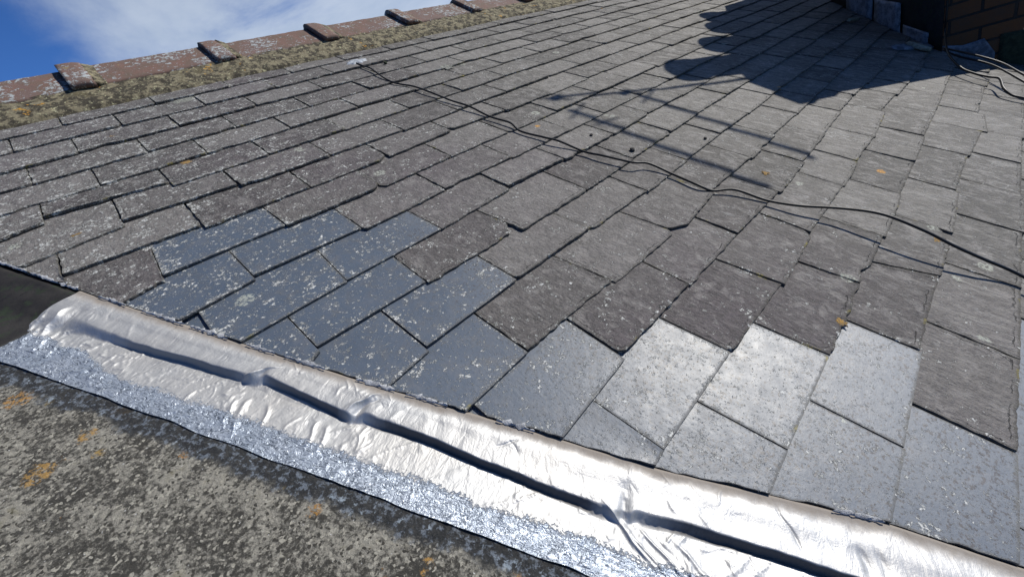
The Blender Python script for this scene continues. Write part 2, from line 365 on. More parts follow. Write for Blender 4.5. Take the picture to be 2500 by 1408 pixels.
M = dict(slate=slate_mat(), ridge=ridge_mat(), mortar=mortar_mat(), foil=foil_mat(), sheet=sheet_mat(), brick=brick_mat(),
    grass=plain('garden_grass', (.018, .030, .010), (.045, .060, .022), 3, .95, .01),
    felt=plain('roofing_felt', (.012, .012, .012), (.03, .028, .026), 20, .95),
    lead=plain('weathered_lead', (.09, .105, .13), (.26, .29, .34), 25, .6, .003, c3=(.09, .10, .10)),
    moss=plain('dark_moss', (.018, .030, .016), (.05, .065, .035), 60, .95, .008),
    yellow_moss=plain('yellow_moss', (.13, .13, .04), (.25, .24, .10), 150, .95, .004),
    dark=plain('bitumen_flashing_and_shade', (.016, .015, .015), (.030, .028, .026), 14, .62, .002, spec=.3, c3=(.022, .03, .018), th=(.52, .62)),  # also tones the chimney sheet that stands in for shade
    cable=plain('black_pvc', (.009, .009, .009), (.014, .014, .014), 60, .48, 0, spec=.4),
    stone=plain('dark_pebble', (.035, .033, .03), (.07, .065, .06), 150, .9, .002),
    fragment=plain('mortar_chip', (.20, .19, .14), (.34, .33, .26), 60, .9, .003),
    mastic=plain('white_mastic', (.20, .23, .27), (.50, .54, .58), 70, .6, .003, c3=(.20, .22, .25)),
    lime=plain('white_lime_crust', (.30, .31, .33), (.60, .61, .62), 120, .9, .004, c3=(.12, .12, .13)),
    crust=plain('pale_lichen', (.13, .13, .12), (.50, .52, .43), 130, .95, .003, c3=(.11, .11, .105), th=(.46, .52)),
    orange=plain('orange_lichen', (.16, .12, .07), (.46, .26, .045), 170, .95, .003, c3=(.12, .11, .10), th=(.52, .58)),
    pot=plain('clay_pot', (.30, .15, .09), (.22, .12, .08), 12, .9, .003),
    alu=plain('aerial_metal', (.30, .31, .32), (.40, .41, .42), 30, .4, 0, metal=1.0),
    ply=plain('aerial_plastic', (.02, .02, .02), (.03, .03, .03), 30, .5, 0))

LICH = [(-0.044, 1.64, 0.036, 0.03, 'crust', 0.8), (0.899, 1.284, 0.028, 0.026, 'crust', 0.75), (0.981, 1.272, 0.016, 0.016, 'crust', 0.7), (-0.295, 1.454, 0.016, 0.014, 'orange', 0), (-0.182, 1.141, 0.015, 0.012, 'orange', 0), (0.076, 1.439, 0.013, 0.014, 'orange', 0), (-0.243, 0.806, 0.01, 0.009, 'lime', 0), (0.475, -0.381, 0.01, 0.01, 'orange', 0), (0.285, -0.004, 0.009, 0.008, 'orange', 0), (-0.465, 0.946, 0.01, 0.004, 'orange', 0), (0.97, -0.074, 0.012, 0.01, 'orange', 0), (0.936, -0.489, 0.012, 0.01, 'orange', 0)]
CAB2 = [(0.817, -0.198, 0.02), (0.851, -0.277, 0.034), (0.861, -0.353, 0.05), (0.856, -0.434, 0.05), (0.852, -0.499, 0.042), (0.858, -0.554, 0.034), (0.866, -0.627, 0.024), (0.81, -0.747, 0.02), (0.728, -0.867, 0.012)]
CHC = [([(3.03, 0.24000000000000005, 0.9526000000000001), (3.03, 0.09000000000000002, 0.6928000000000001), (3.03, -0.06, 0.433), (3.03, -0.16, 0.2598), (3.03, -0.22499999999999998, 0.14722000000000002), (3.03, -0.265, 0.07794), (2.756, -0.32, 0.05), (2.611, -0.392, 0.03), (2.545, -0.448, 0.03), (2.51, -0.496, 0.035), (2.49, -0.528, 0.04), (2.391, -0.551, 0.03), (2.353, -0.585, 0.02), (2.342, -0.623, 0.02), (2.334, -0.744, 0.02)], 0.0045, 'black cable hanging down the chimney corner and curling onto the slates'), ([(2.839, -0.294, 0.045), (2.782, -0.365, 0.04), (2.725, -0.458, 0.045), (2.632, -0.517, 0.05), (2.464, -0.601, 0.05), (2.318, -0.705, 0.04)], 0.004, 'lower of the two black cables crossing at the chimney foot'), ([(2.848, -0.29, 0.05), (2.774, -0.368, 0.06), (2.685, -0.443, 0.07), (2.624, -0.517, 0.07), (2.482, -0.587, 0.07), (2.367, -0.692, 0.06)], 0.004, 'upper of the two black cables crossing at the chimney foot')]
LUMPS = [(0.798, 0.43, 0.003, (0.007, 0.005, 0.004), 0.4, 'stone', 'small dark stone chip left of the larger pebble, right of the cable', 'pebble', 'pebble'), (0.803, 0.278, 0.003, (0.01, 0.007, 0.005), 1.1, 'stone', 'largest dark pebble beside the long cable', 'pebble', 'pebble'), (1.051, 0.151, 0.003, (0.005, 0.0045, 0.004), 2.1, 'stone', 'small dark pebble under the antenna shadow, right of the larger one', 'pebble', 'pebble'), (0.731, 1.504, 0.003, (0.008, 0.008, 0.006), 2.1, 'moss', 'small dark moss ball near the top end of the long cable', 'moss', 'moss_ball'), (2.964, -0.193, 0.012, (0.075, 0.022, 0.01), 1.1, 'fragment', 'flat pale mortar chip lying in the shade by the chimney', 'rubble', 'mortar_chip'), (3.454, 0.216, 0.01, (0.07, 0.014, 0.008), -0.35, 'fragment', 'narrow pale mortar chip high in the chimney shade', 'rubble', 'mortar_chip')]
PATCHES = [('shade_sheet', (3.05, -0.3), (4.15, 0.5), [(0.004, -0.05, 1.1), (0.999, -0.05, 1.1)], 'dark', (-0.6, 0.8, 0), 0.004), ('lead_flashing', (3.05, -0.64), (3.05, -0.3), [(0.36, -0.02, 0.045), (0.5, -0.02, 0.1), (0.62, -0.02, 0.075), (0.75, -0.02, 0.05), (1.0, -0.02, 0.03)], 'lead', (-1, 0, 0), 0.008), ('moss_growth', (3.05, -0.95), (3.05, -0.3), [(-0.2, -0.05, 0.2), (0.5, -0.03, 0.17), (0.645, -0.02, 0.13)], 'moss', (-1, 0, 0), 0.005), ('lead_flashing', (3.05, -0.3), (4.15, 0.5), [(0.08, -0.02, 0.07), (0.26, -0.02, 0.06)], 'lead', (-0.6, 0.8, 0), 0.012), ('lead_flashing', (3.05, -0.3), (4.15, 0.5), [(0.28, 0.0, 0.17), (0.5, 0.0, 0.14)], 'lead', (-0.6, 0.8, 0), 0.016), ('lead_flashing', (3.05, -0.3), (4.15, 0.5), [(0.53, -0.01, 0.26), (0.8, -0.01, 0.22)], 'lead', (-0.6, 0.8, 0), 0.012)]  # dark sheet on the slanting chimney face is added as painted shade
AH = 2.20


# ---------------------------------------------------------------- the slate roof
# measured joints: (half-width index, course, du mm, dv mm); even sums are tips, odd sums joint heads
JT=[(0,5,-8,-24),(0,4,-5,-2),(1,4,-9,-15),(1,3,0,2),(2,3,-10,-8),(2,2,5,-9),(3,2,-10,-13),(3,1,2,5),(4,1,-2,-9),(4,0,12,-24),(0,3,-10,-11),(0,2,-11,11),(1,2,-4,-3),(1,1,-2,17),(2,1,-5,0),(2,0,12,-9),(3,0,-11,-8),(3,-1,-10,1),(0,1,2,0),(0,0,4,10),(1,0,-11,3),(1,-1,-14,11),(2,-1,-6,-8),(2,-2,5,0),(-1,2,8,9),(-1,1,12,14),(-1,4,10,-6),(-1,3,3,6),(5,0,-14,-25),(6,-1,0,-12),(6,-2,-2,2),(7,-2,-23,-4),(7,-3,-17,-10),(4,-1,-7,-4),(4,-2,6,-12),(5,-2,-13,-12),(5,-3,0,0),(6,-3,-18,0),(6,-4,28,3),(7,-4,-21,5),(3,-2,-15,-4),(3,-3,-3,-3),(4,-3,-6,-2),(4,-4,0,9),(5,-4,-20,4),(0,-1,10,7),(0,-2,13,4),(1,-2,2,-2),(1,-3,15,-2),(2,-3,8,-4),(2,-4,16,-1),(3,-4,-8,-2),(3,-5,0,3),(-2,5,0,-3),(-2,4,3,25),(-3,6,11,17),(-3,5,2,25),(-1,6,-4,-12),(-1,5,2,10),(-2,7,-6,4),(-2,6,-8,7),(-3,8,-1,12),(-3,7,-6,40),(-4,9,1,31),(-4,8,-3,57),(-4,7,-6,34),(-4,6,-11,42),(-2,3,2,6),(-2,2,5,24),(-3,4,16,6),(-3,10,-3,13),(-4,11,3,10),(-2,9,-1,6),(-1,8,-4,-13),(0,7,-3,-2),(-2,11,9,-18),(-1,10,2,4),(0,9,0,-14),(1,8,-2,-16),(-1,12,4,-16),(0,11,6,-12),(1,10,-1,-15),(2,11,5,-13),(5,3,-22,2),(6,2,9,-4),(8,0,31,-13),(9,-1,-1,-5),(10,-2,4,4),(11,-3,4,-4),(12,-4,63,1),(7,3,-17,-1),(6,4,31,-8),(8,2,20,2),(9,1,3,5),(11,-1,12,4),(13,-3,5,4),(14,-4,94,-32),(4,6,-11,16),(4,4,-2,-7),(3,7,2,-14),(5,7,-10,-3),(6,6,-11,-2),(7,5,-5,-2),(8,4,-15,-4),(9,3,-18,10),(10,2,-6,8),(11,1,2,0),(12,0,16,-3),(13,-1,40,16),(14,-2,40,31),(15,-3,43,1),(16,-4,59,7),(4,8,0,3),(3,9,-1,4),(4,10,1,1),(6,8,4,-6),(7,7,-5,-4),(8,6,-9,-12),(12,2,6,9),(13,1,15,6),(15,-1,27,18),(16,-2,53,11),(17,-3,72,5),(6,10,4,3),(8,8,2,4),(9,7,16,6),(13,3,11,9),(8,-2,55,-7),(9,-3,-5,-1),(10,-4,13,13),(7,-1,7,-15),(4,2,12,-13),(5,1,0,-8),(3,3,-7,21),(2,4,-8,4),(1,5,8,0),(2,6,-9,1),(3,5,-2,1)]
TIP = {(i, j): (du / 1000, dv / 1000) for i, j, du, dv in JT if (i + j) % 2 == 0}
HEAD = {(i, j - 1): du / 1000 for i, j, du, dv in JT if (i + j) % 2}
SMOOTH = {(-1, 1), (-2, 2), (-3, 3), (-4, 4), (-3, 5), (-2, 4), (-1, 3)}

def is_smooth(i, j): return ((i, j) in SMOOTH or i + j <= -2 and j <= 2) and (i, j) != (3, -5)

def hsh(i, j, k=0): return random.Random(i * 7919 + j * 104729 + k * 31337).random()

def joint(i, j):
    tip = TIP.get((i, j)); hd = HEAD.get((i, j))
    jit = (hsh(i, j, 1) - .5) * .014
    if tip is None and hd is None: ub = ut = jit; dv = (hsh(i, j, 2) - .5) * .012
    else:
        ub = tip[0] if tip else hd; ut = hd if hd is not None else tip[0]; dv = tip[1] if tip else 0.0
    return i * W2 + ub, i * W2 + ut, j * EX + dv

CHIP = {(0, 2): (.0, .03, .03), (3, 1): (.012, .010, .0), (4, 0): (.045, .022, .0), (6, -4): (0, .022, .07), (1, 1): (.011, .009, 0), (2, -2): (.010, .008, .0), (0, 6): (0, .02, .03), (1, -1): (.012, .009, 0)}

def slate(i, j, hi):
    """one riven slate: warped top face, ragged dressed edges, thickness"""
    sm = is_smooth(i, j); t = .0048 if sm else .0058 + hsh(i, j, 3) * .0016
    l0, l1, vl = joint(i, j); r0, r1, vr = joint(i + 2, j)
    gap = (.0006 + .0008 * hsh(i, j, 4)) if sm else (.0014 + .0020 * hsh(i, j, 4))
    l0 += gap; l1 += gap; r0 -= gap; r1 -= gap
    vr = .5 * (vl + vr) if (i + 2, j) in TIP or (i, j) in TIP else vl + (hsh(i, j, 5) - .5) * .006
    nx = 30 if hi else 15
    S = np.concatenate([np.linspace(0, .135, 15 if hi else 8), [.18, .24, .285]])
    A = np.linspace(0, 1, nx)
    chl, chh, chr_ = CHIP.get((i, j), (0, 0, 0))
    if (i, j) not in CHIP and not sm and hsh(i, j, 6) < .16:
        chl = .006 + .012 * hsh(i, j, 7) if hsh(i, j, 8) < .6 else 0; chr_ = .008 + .020 * hsh(i, j, 9) if chl == 0 else 0; chh = .008 + .012 * hsh(i, j, 10)
    rag = .0005 if sm else .0017 + .0016 * hsh(i, j, 11)
    seed = hsh(i, j, 12) * 90
    nd = 26 if hi else 14
    def left(s):
        x = l0 + (l1 - l0) * s / EX + rag * fbm(s * 55, seed, 1) 
        if chl and s < chh: x += chl * (1 - s / chh) ** .8
        return x
    def right(s):
        x = r0 + (r1 - r0) * s / EX + rag * fbm(s * 55, seed, 2)
        if chr_ and s < chh: x -= chr_ * (1 - s / chh) ** .8
        return x
    bite_at = hsh(i, j, 13); bite = (.010 * hsh(i, j, 14) if hsh(i, j, 15) < .25 and not sm else 0)
    def tail(a):
        y = vl + (vr - vl) * a + rag * 1.1 * fbm(a * 14, seed, 3, 4)
        if bite: y += bite * max(0, 1 - abs(a - bite_at) / .12) ** .6
        return y
    k = .0058 / EX
    lift = (hsh(i, j, 16) ** 2) * (.0012 if sm else .0036); tw = (hsh(i, j, 17) - .5) * (.0012 if sm else .0040)
    cup = (hsh(i, j, 18) - .4) * .0022
    P = np.zeros((nx, len(S), 3)); keep = False
    Ls = [left(s) for s in S]; Rs = [right(s) for s in S]
    for bi, s in enumerate(S):
        vmid = vl + s
        e0 = float(edge_u(vmid))
        en = e0 + .0035 * fbm(vmid * 40, 3.3, 1, 3) + .001
        L_, R_ = Ls[bi], Rs[bi]
        if R_ > e0: keep = keep or s < .135
        L_ = max(L_, en); R_ = max(R_, L_ + .0004)
        for ai, a in enumerate(A):
            u = L_ + (R_ - L_) * a
            v = tail(a) + s * (1 - .0 * a)
            z = .0034 - k * s + lift * (1 - s / .285) + tw * (a - .5) * (1 - s / .285) + cup * (2 * a - 1) ** 2 * (1 - s / .285)
            z += (.0003 if sm else .0009) * n1(u * 14, v * 14, seed)
            P[ai, bi] = (u, v, z)
    if not keep: return None
    ny = len(S); V = P.reshape(-1, 3); F = grid_faces(nx, ny)
    idx = np.arange(nx * ny).reshape(nx, ny)
    loop = list(idx[:, 0]) + list(idx[-1, 1:]) + list(idx[-2::-1, -1]) + list(idx[0, -2:0:-1])
    out = [np.array((0, -1.))] * nx + [np.array((1., 0))] * (ny - 1) + [np.array((0, 1.))] * (nx - 1) + [np.array((-1., 0))] * (ny - 2)
    ring = [V]; o1 = []; o2 = []
    for q, (vi, d) in enumerate(zip(loop, out)):
        b = V[vi]
        c1 = (.0002 if sm else .0004 + .0026 * max(0, fbm(q * .19, seed, 5, 3)))
        c2 = c1 + (.0002 if sm else .0012 * abs(n1(q * .31, seed, 8)))
        if abs(d[0]) > .5: c1 *= .6; c2 *= .6
        zz = .50 + .45 * n1(q * .17, seed, 11)
        o1.append((b[0] + d[0] * c1, b[1] + d[1] * c1, b[2] - t * zz)); o2.append((b[0] + d[0] * c2, b[1] + d[1] * c2, b[2] - t))
    n0 = len(V); nl = len(loop)
    # the arris is split from the top face so that it stays crisp
    for q in range(nl):
        r = (q + 1) % nl
        F.append((n0 + r, n0 + q, n0 + nl + q, n0 + nl + r)); F.append((n0 + nl + r, n0 + nl + q, n0 + 2 * nl + q, n0 + 2 * nl + r))
    V = np.vstack([V, V[loop], o1, o2])
    F.append(tuple(n0 + 2 * nl + q for q in range(nl))[::-1])
    E = np.zeros(len(V)); E[n0:] = 1.0; E[loop] = 1.0
    Eg = E[:nx * ny].reshape(nx, ny)
    Eg[1, :] = np.maximum(Eg[1, :], .30); Eg[-2, :] = np.maximum(Eg[-2, :], .30); Eg[:, 1] = np.maximum(Eg[:, 1], .30)
    C = np.stack([np.full(len(V), hsh(i, j, 20)), np.full(len(V), float(sm)), E], 1)
    return V, F, C

def to_px(q):
    c = RC @ (Vector(q) - Vector((-0.32108, -0.24051, 0.57502)))
    if c.z < .02: return None
    return 1250 + 965.287 * c.x / c.z, 704 + 965.287 * c.y / c.z

cand = []
for j in range(-9, 14):
    for i in range(-10, 54):
        if (i + j) % 2: continue
        u, v = (i + 1) * W2, (j + .5) * EX
        if u > 6.2 or u + .14 < edge_u(v - .08): continue
        px = [to_px((i * W2 + a, j * EX + b, 0)) for a in (0, .25) for b in (0, EX)]
        if any(q is None for q in px): continue
        xs = [q[0] for q in px]; ys = [q[1] for q in px]
        if max(xs) < -260 or min(xs) > 2760 or max(ys) < -120 or min(ys) > 1700: continue
        cx0, cx1, cy0, cy1 = max(min(xs), 0), min(max(xs), 2500), max(min(ys), 0), min(max(ys), 1408)
        # only the part right of the raking edge counts
        area = max(0, cx1 - cx0) * max(0, cy1 - cy0)
        if (i + 1) * W2 < edge_u(v): area *= .5
        cand.append((area, i, j))
cand.sort(reverse=True)
roof = empty('slate_roof')
tag(roof, 'weathered grey and purple slate roof slope rising to the clay ridge, spotted with lichen', 'roof')
nparts = 0; rest = []; restC = []
for area, i, j in cand:
    hi = nparts < 100
    r = slate(i, j, hi or area > 4000)
    if r is None: continue
    V, F, C = r
    if hi and area > 0:
        root = np.array((V[:, 0].mean(), V[:, 1].mean(), 0.0))
        o = mesh_obj('slate', V, F, M['slate'], roof, {'tone': C})
        if is_smooth(i, j): o['label'] = 'smooth blue-grey slate' 
        nparts += 1
    else: rest.append((V, F)); restC.append(C)
V, F = merge(rest)
o = mesh_obj('slate_courses', V, F, M['slate'], roof, {'tone': np.vstack(restC)}); o['kind'] = 'stuff'
# boarding under the slates, and the far slope behind the ridge
vs = np.linspace(-2.2, 2.03, 20)
Vb = [(float(edge_u(v)) + .012, v, -.030) for v in vs] + [(7.5, v, -.030) for v in vs] + [(float(edge_u(v)) + .012, v, -.06) for v in vs] + [(7.5, v, -.06) for v in vs]
nb = len(vs)
Fb = [(k, k + nb, k + nb + 1, k + 1) for k in range(nb - 1)] + [(k + 2 * nb, k + 1 + 2 * nb, k + nb + 1 + 2 * nb, k + nb + 2 * nb) for k in range(nb - 1)] + [(k, k + 1, k + 1 + 2 * nb, k + 2 * nb) for k in range(nb - 1)]
mesh_obj('roof_boarding', Vb, Fb, M['felt'], roof, smooth=False)
dv, dn = .5, -.866
Vb = [(-2, 2.03, .0), (7.5, 2.03, .0), (7.5, 2.03 + dv * 3, dn * 3), (-2, 2.03 + dv * 3, dn * 3), (-2, 2.03, -.04), (7.5, 2.03, -.04), (7.5, 2.0 + dv * 3, dn * 3 - .04), (-2, 2.0 + dv * 3, dn * 3 - .04)]
mesh_obj('far_slope', Vb, [(0, 1, 2, 3), (4, 7, 6, 5), (0, 3, 7, 4), (1, 5, 6, 2), (3, 2, 6, 7)], M['slate'], roof, {'tone': np.tile((.5, 0, 0), (8, 1))}, smooth=False)

def surf(v): return .0038 - .0058 * ((v / EX) % 1)
def disc(cx, cy, rx, ry, h, z, seed, rings=7, seg=40, hollow=0.0, rag=.3, ang=0.0):
    V = [(cx, cy, z + h * (1 - hollow))]; ca, sa = math.cos(ang), math.sin(ang)
    for r in range(1, rings + 1):
        f = r / rings
        for k in range(seg):
            th = 2 * math.pi * k / seg
            q = f * (1 + rag * fbm(math.cos(th) * 2.2 + seed, math.sin(th) * 2.2, seed) )
            x, y = rx * q * math.cos(th), ry * q * math.sin(th)
            prof = (1 - hollow + hollow * f ** 2) * (1 - f ** 6)
            V.append((cx + x * ca - y * sa, cy + x * sa + y * ca, z + h * prof * (1 + .5 * n1(th * 6, f * 9, seed)) - (.001 if r == rings else 0)))
    F = [(0, 1 + k, 1 + (k + 1) % seg) for k in range(seg)]
    F += [(1 + (r - 1) * seg + k, 1 + r * seg + k, 1 + r * seg + (k + 1) % seg, 1 + (r - 1) * seg + (k + 1) % seg) for r in range(1, rings) for k in range(seg)]
    return V, F

for (u, v, rx, ry, m, hol) in LICH:
    V, F = disc(u, v, rx, ry, .0009, surf(v) + .0004, u * 9 + v, hollow=hol, rag=.7)
    mesh_obj('lichen_patch', V, F, M[m], roof)

# lime and old mortar crusted in slivers along the raking cut
parts = []
for (s0, s1, wd) in ((-.02, .09, .006), (.10, .18, .006), (.185, .235, .007), (.29, .36, .005), (.40, .50, .006), (.515, .60, .007), (.64, .70, .006), (.72, .80, .006), (.86, .93, .009), (.95, 1.02, .006), (1.10, 1.16, .007), (1.56, 1.62, .008)):
    n = max(6, int((s1 - s0) / .004)); top, bot = [], []
    for k in range(n + 1):
        s = s0 + (s1 - s0) * k / n; f = math.sin(math.pi * k / n) ** .5
        c = RO + RS * s; ue = float(edge_u(c[1]))
        wj = wd * f * max(.05, .55 + 1.5 * fbm(s * 90, 2, 2)); off = .002 * fbm(s * 45, 9, 1)
        for lst, du_, z in ((top, off + wj, .0040), (top, off + wj * .3, .0046 + .0025 * n1(s * 160, 1)), (top, off - wj * .35 - .001, .0008)):
            lst.append((ue + du_ - .001, c[1], z))
    F = [(k * 3 + q, (k + 1) * 3 + q, (k + 1) * 3 + q + 1, k * 3 + q + 1) for k in range(n) for q in range(2)]
    parts.append((top, F))
V, F = merge(parts)
mesh_obj('lime_crust', V, F, M['lime'], roof)

# ---------------------------------------------------------------- the ridge
ridge = empty('roof_ridge', (0, 1.9, 0))
tag(ridge, 'row of red-brown clay ridge tiles bedded on yellow lichened mortar', 'ridge')
def ridge_profile(off):
    # near wing, rounded apex, far wing (v, n)
    a = np.array((1.868, .034)); b = np.array((2.050, .056)); c = b + np.array((.5, -.866)) * .17
    pts = []
    for f in np.linspace(0, 1, 9)[:-1]: pts.append(a + (b - a) * f * .93)
    for f in np.linspace(0, 1, 6): pts.append((1 - f) ** 2 * (a + (b - a) * .93) + 2 * f * (1 - f) * b + f * f * (b + (c - b) * .09))
    for f in np.linspace(.15, 1, 5): pts.append(b + (c - b) * f)
    P = np.array(pts); T = np.gradient(P, axis=0); T /= np.linalg.norm(T, axis=1, keepdims=True)
    return P + np.stack([-T[:, 1], T[:, 0]], 1) * off
def ridge_shell(u0, u1, o_out, o_in, nu=14, seed=0.0, amp=.0012, lean=0.0, cut=0):
    A, B = ridge_profile(o_out), ridge_profile(o_in)
    if cut: A = A + 0; A[0] += (A[0] - A[1]) * cut; B[0] += (B[0] - B[1]) * cut
    n = len(A); V = []
    for k, u in enumerate(np.linspace(u0, u1, nu)):
        for q in range(n):
            w_ = amp * fbm(u * 25, q * .5, seed)
            V.append((u + (amp * 1.5 * fbm(q * .7, seed, 4) if k in (0, nu - 1) else 0), A[q][0], A[q][1] + w_ + lean * (u - u0)))
        for q in range(n): V.append((u, B[q][0], B[q][1] + lean * (u - u0)))
    F = []
    for k in range(nu - 1):
        for q in range(n - 1):
            a = k * 2 * n + q; F.append((a, a + 2 * n, a + 2 * n + 1, a + 1)); a += n; F.append((a, a + 1, a + 2 * n + 1, a + 2 * n))
        a = k * 2 * n; F.append((a, a + n, a + 3 * n, a + 2 * n)); a += n - 1; F.append((a, a + 2 * n, a + 3 * n, a + n))
    for a in (0, (nu - 1) * 2 * n):
        for q in range(n - 1):
            f = (a + q, a + q + 1, a + n + q + 1, a + n + q); F.append(f if a == 0 else f[::-1])
    return np.array(V), F
for k in range(-2, 13):
    u0 = -.29 + .475 * k + (hsh(k, 3) - .5) * .006; sd = k * 3.7
    dz = (hsh(k, 5) - .5) * .005
    V, F = ridge_shell(u0 + .002, u0 + .473, 0, -.014, 30, sd, .0016, lean=(hsh(k, 6) - .5) * .008); V[:, 2] += dz
    tile = mesh_obj('ridge_tile', local(V, ridge), F, M['ridge'], ridge, {'tone': np.tile((hsh(k, 8) * .4,) * 3, (len(V), 1))})
    V, F = ridge_shell(u0 - .008, u0 + .062, .020, .0006, 8, sd + 9, .0016, cut=.35); V[:, 2] += dz
    V[:, 2] -= np.clip((V[:, 0] - u0 - .04) / .025, 0, 1) * .006
    mesh_obj('collar', local(V, ridge), F, M['ridge'], tile, {'tone': np.tile((.55 + .3 * hsh(k, 9),) * 3, (len(V), 1))})
    # mortar pointing smeared against the right side of the collar
    pts = []
    V, F = ridge_shell(u0 + .061, u0 + .092, .015, .0004, 8, sd + 5, .003)
    V[:, 2] -= np.clip((V[:, 0] - u0 - .061) / .031, 0, 1) * .0135
    mesh_obj('pointing', local(V, ridge), F, M['mortar'], tile)
nu, nv = 700, 14; V = []
for a in range(nu):
    u = -1.4 + 7.6 * a / (nu - 1)
    b0 = 1.742 + .012 * fbm(u * 7, 1, 1, 4); b1 = 1.876 + .006 * fbm(u * 5, 4, 1, 3)
    for q in range(nv):
        f = q / (nv - 1)
        n = .0052 + .030 * f ** .8 + .0035 * fbm(u * 22, f * 4, 3, 4)
        if q == 0: n = -.004
        V.append((u, b0 + (b1 - b0) * f + (.004 * fbm(u * 40, 8, 8) if q < 2 else 0), n))
mesh_obj('mortar_bedding', local(V, ridge), grid_faces(nu, nv), M['mortar'], ridge)

# ---------------------------------------------------------------- foil tape, cement sheet and old flashing on the raking edge
def sm(x, a, b):
    x = np.clip((x - a) / (b - a), 0, 1); return x * x * (3 - 2 * x)
PIN = np.array((.29, .70, .886, 1.292, 1.98))
def lip(s):
    k = np.clip(np.searchsorted(PIN, s) - 1, 0, len(PIN) - 2); x = np.clip((s - PIN[k]) / (PIN[k + 1] - PIN[k]), 0, 1)
    return np.interp(s, (.24, .31, .45, .60, .71, .88, .95, 1.10, 1.20, 1.29, 1.37, 1.5), (.062, .068, .071, .064, .060, .070, .068, .076, .081, .083, .078, .073)) + .0085 * (x - .5) * sm(x, 0, .03) * (1 - sm(x, .97, 1)) + .003 * np.sin(np.pi * x) + .0022 * np.array([fbm(q * 17, 5.5, 2, 3) for q in np.atleast_1d(s)])
def pinch(s): return np.exp(-np.min(np.abs(s[..., None] - PIN[None]), -1) ** 2 / .007 ** 2)
ur = lambda q: (RO[0] + RS[0] * q[0] + RP[0] * q[1], RO[1] + RS[1] * q[0] + RP[1] * q[1])
def raking(S, D, N):
    u = RO[0] + RS[0] * S + RP[0] * D; v = RO[1] + RS[1] * S + RP[1] * D
    return np.stack([u, v, N], -1).reshape(-1, 3)
LOWN = lambda d: -.0080 + .20 * (d - .085)

ns, ndd = 1300, 150
s = np.linspace(.232, 2.0, ns); d = np.concatenate([np.linspace(-.012, .055, 40), np.linspace(.0555, .10, 50), np.linspace(.1015, .168, 60)])
S, D = np.meshgrid(s, d, indexing='ij')
# follow the real run of the slate edge near the top, relax lower down
eu = np.array([float(edge_u(ur((q, 0))[1])) for q in s]); base_u = np.array([ur((q, 0))[0] for q in s])
eo = (base_u - eu) * .897
D2 = D + (eo[:, None]) * (1 - sm(D, .0, .06))
L = lip(s)[:, None]; p_ = pinch(s)[:, None]
xs = np.array([(q - PIN[max(0, min(3, int(np.searchsorted(PIN, q)) - 1))]) / np.diff(PIN)[max(0, min(3, int(np.searchsorted(PIN, q)) - 1))] for q in s]).clip(0, 1)[:, None]
cres = np.sin(np.pi * xs) ** .6 * sm(s, .30, .55)[:, None]
wid = .0036 + .014 * (1 - cres) + .040 * (1 - sm(s, .23, .36))[:, None] + .003 * np.array([abs(n1(q * 9, 3)) for q in s])[:, None]
f = sm(D, L - .001, L + wid)
top = -.0100 + .0095 * sm(D, -.006, .003) + .0035 * sm(D, .006, .04) + .0025 * sm(D, L - .03, L) * (1 - p_) - .003 * p_ * sm(D, .03, .07)
low = LOWN(np.maximum(D, .082)) + .0008
N = top * (1 - f) + low * f
zg = np.zeros_like(N); Dv = np.zeros_like(N)
r2 = random.Random(11)
folds = []
# (s, d0, d1, slant, width, height): creases running down the tape
for k in range(150):
    s0 = r2.choice([r2.uniform(.24, 1.95), r2.gauss(.30, .04), r2.gauss(.72, .05), r2.gauss(.89, .03), r2.gauss(1.34, .05)])
    dc = r2.choice([r2.uniform(.09, .15), r2.uniform(.01, .07)]); ln = r2.uniform(.012, .05)
    folds.append((s0, dc - ln / 2, dc + ln / 2, r2.uniform(-.6, .9), r2.uniform(.0010, .0035), r2.uniform(-.0010, .0016)))
folds += [(.272, .040, .125, .15, .0035, .0060), (.300, .085, .150, .3, .004, .0035), (.330, .09, .15, .4, .003, .0030), (.262, .09, .14, .3, .003, .0030), (.244, .06, .12, .2, .003, .003),
          (.695, .02, .085, -.9, .0035, .0045), (.712, .085, .140, .2, .004, .0035), (.70, .10, .15, .4, .003, .003), (.755, .09, .14, .5, .003, .0025), (.885, .00, .085, -.55, .0030, .0050), (.893, .01, .09, -.55, .004, -.0030),
          (.86, .09, .15, .3, .003, .003), (.84, .09, .15, .3, .003, .003), (1.30, .07, .15, 1.2, .0030, .0040), (1.32, .085, .155, 1.3, .003, .003), (1.345, .085, .155, 1.3, .003, .003), (1.36, .09, .16, 1.2, .0035, -.0035), (1.39, .09, .16, 1.2, .004, .003),
          (1.12, .02, .06, -1.0, .002, -.0020), (1.13, .03, .06, .8, .002, -.0015), (1.50, .005, .075, .5, .0016, -.0022), (1.585, .03, .08, .1, .006, -.0030), (1.605, .03, .08, .1, .005, -.0022)]
for (s0, d0, d1, sl_, wd, h) in folds:
    dm = (d0 + d1) / 2
    i0, i1 = np.searchsorted(s, (s0 - .08, s0 + .08)); SS, DD = S[i0:i1], D[i0:i1]
    wig = .0016 * np.sin(DD * 180 + s0 * 50)
    x = (SS - s0 - sl_ * (DD - dm) - wig) / wd; en = sm(DD, d0, d0 + (d1 - d0) * .35) * (1 - sm(DD, d0 + (d1 - d0) * .65, d1))
    zg[i0:i1] += h * en / (1 + np.abs(x) ** 2.4)
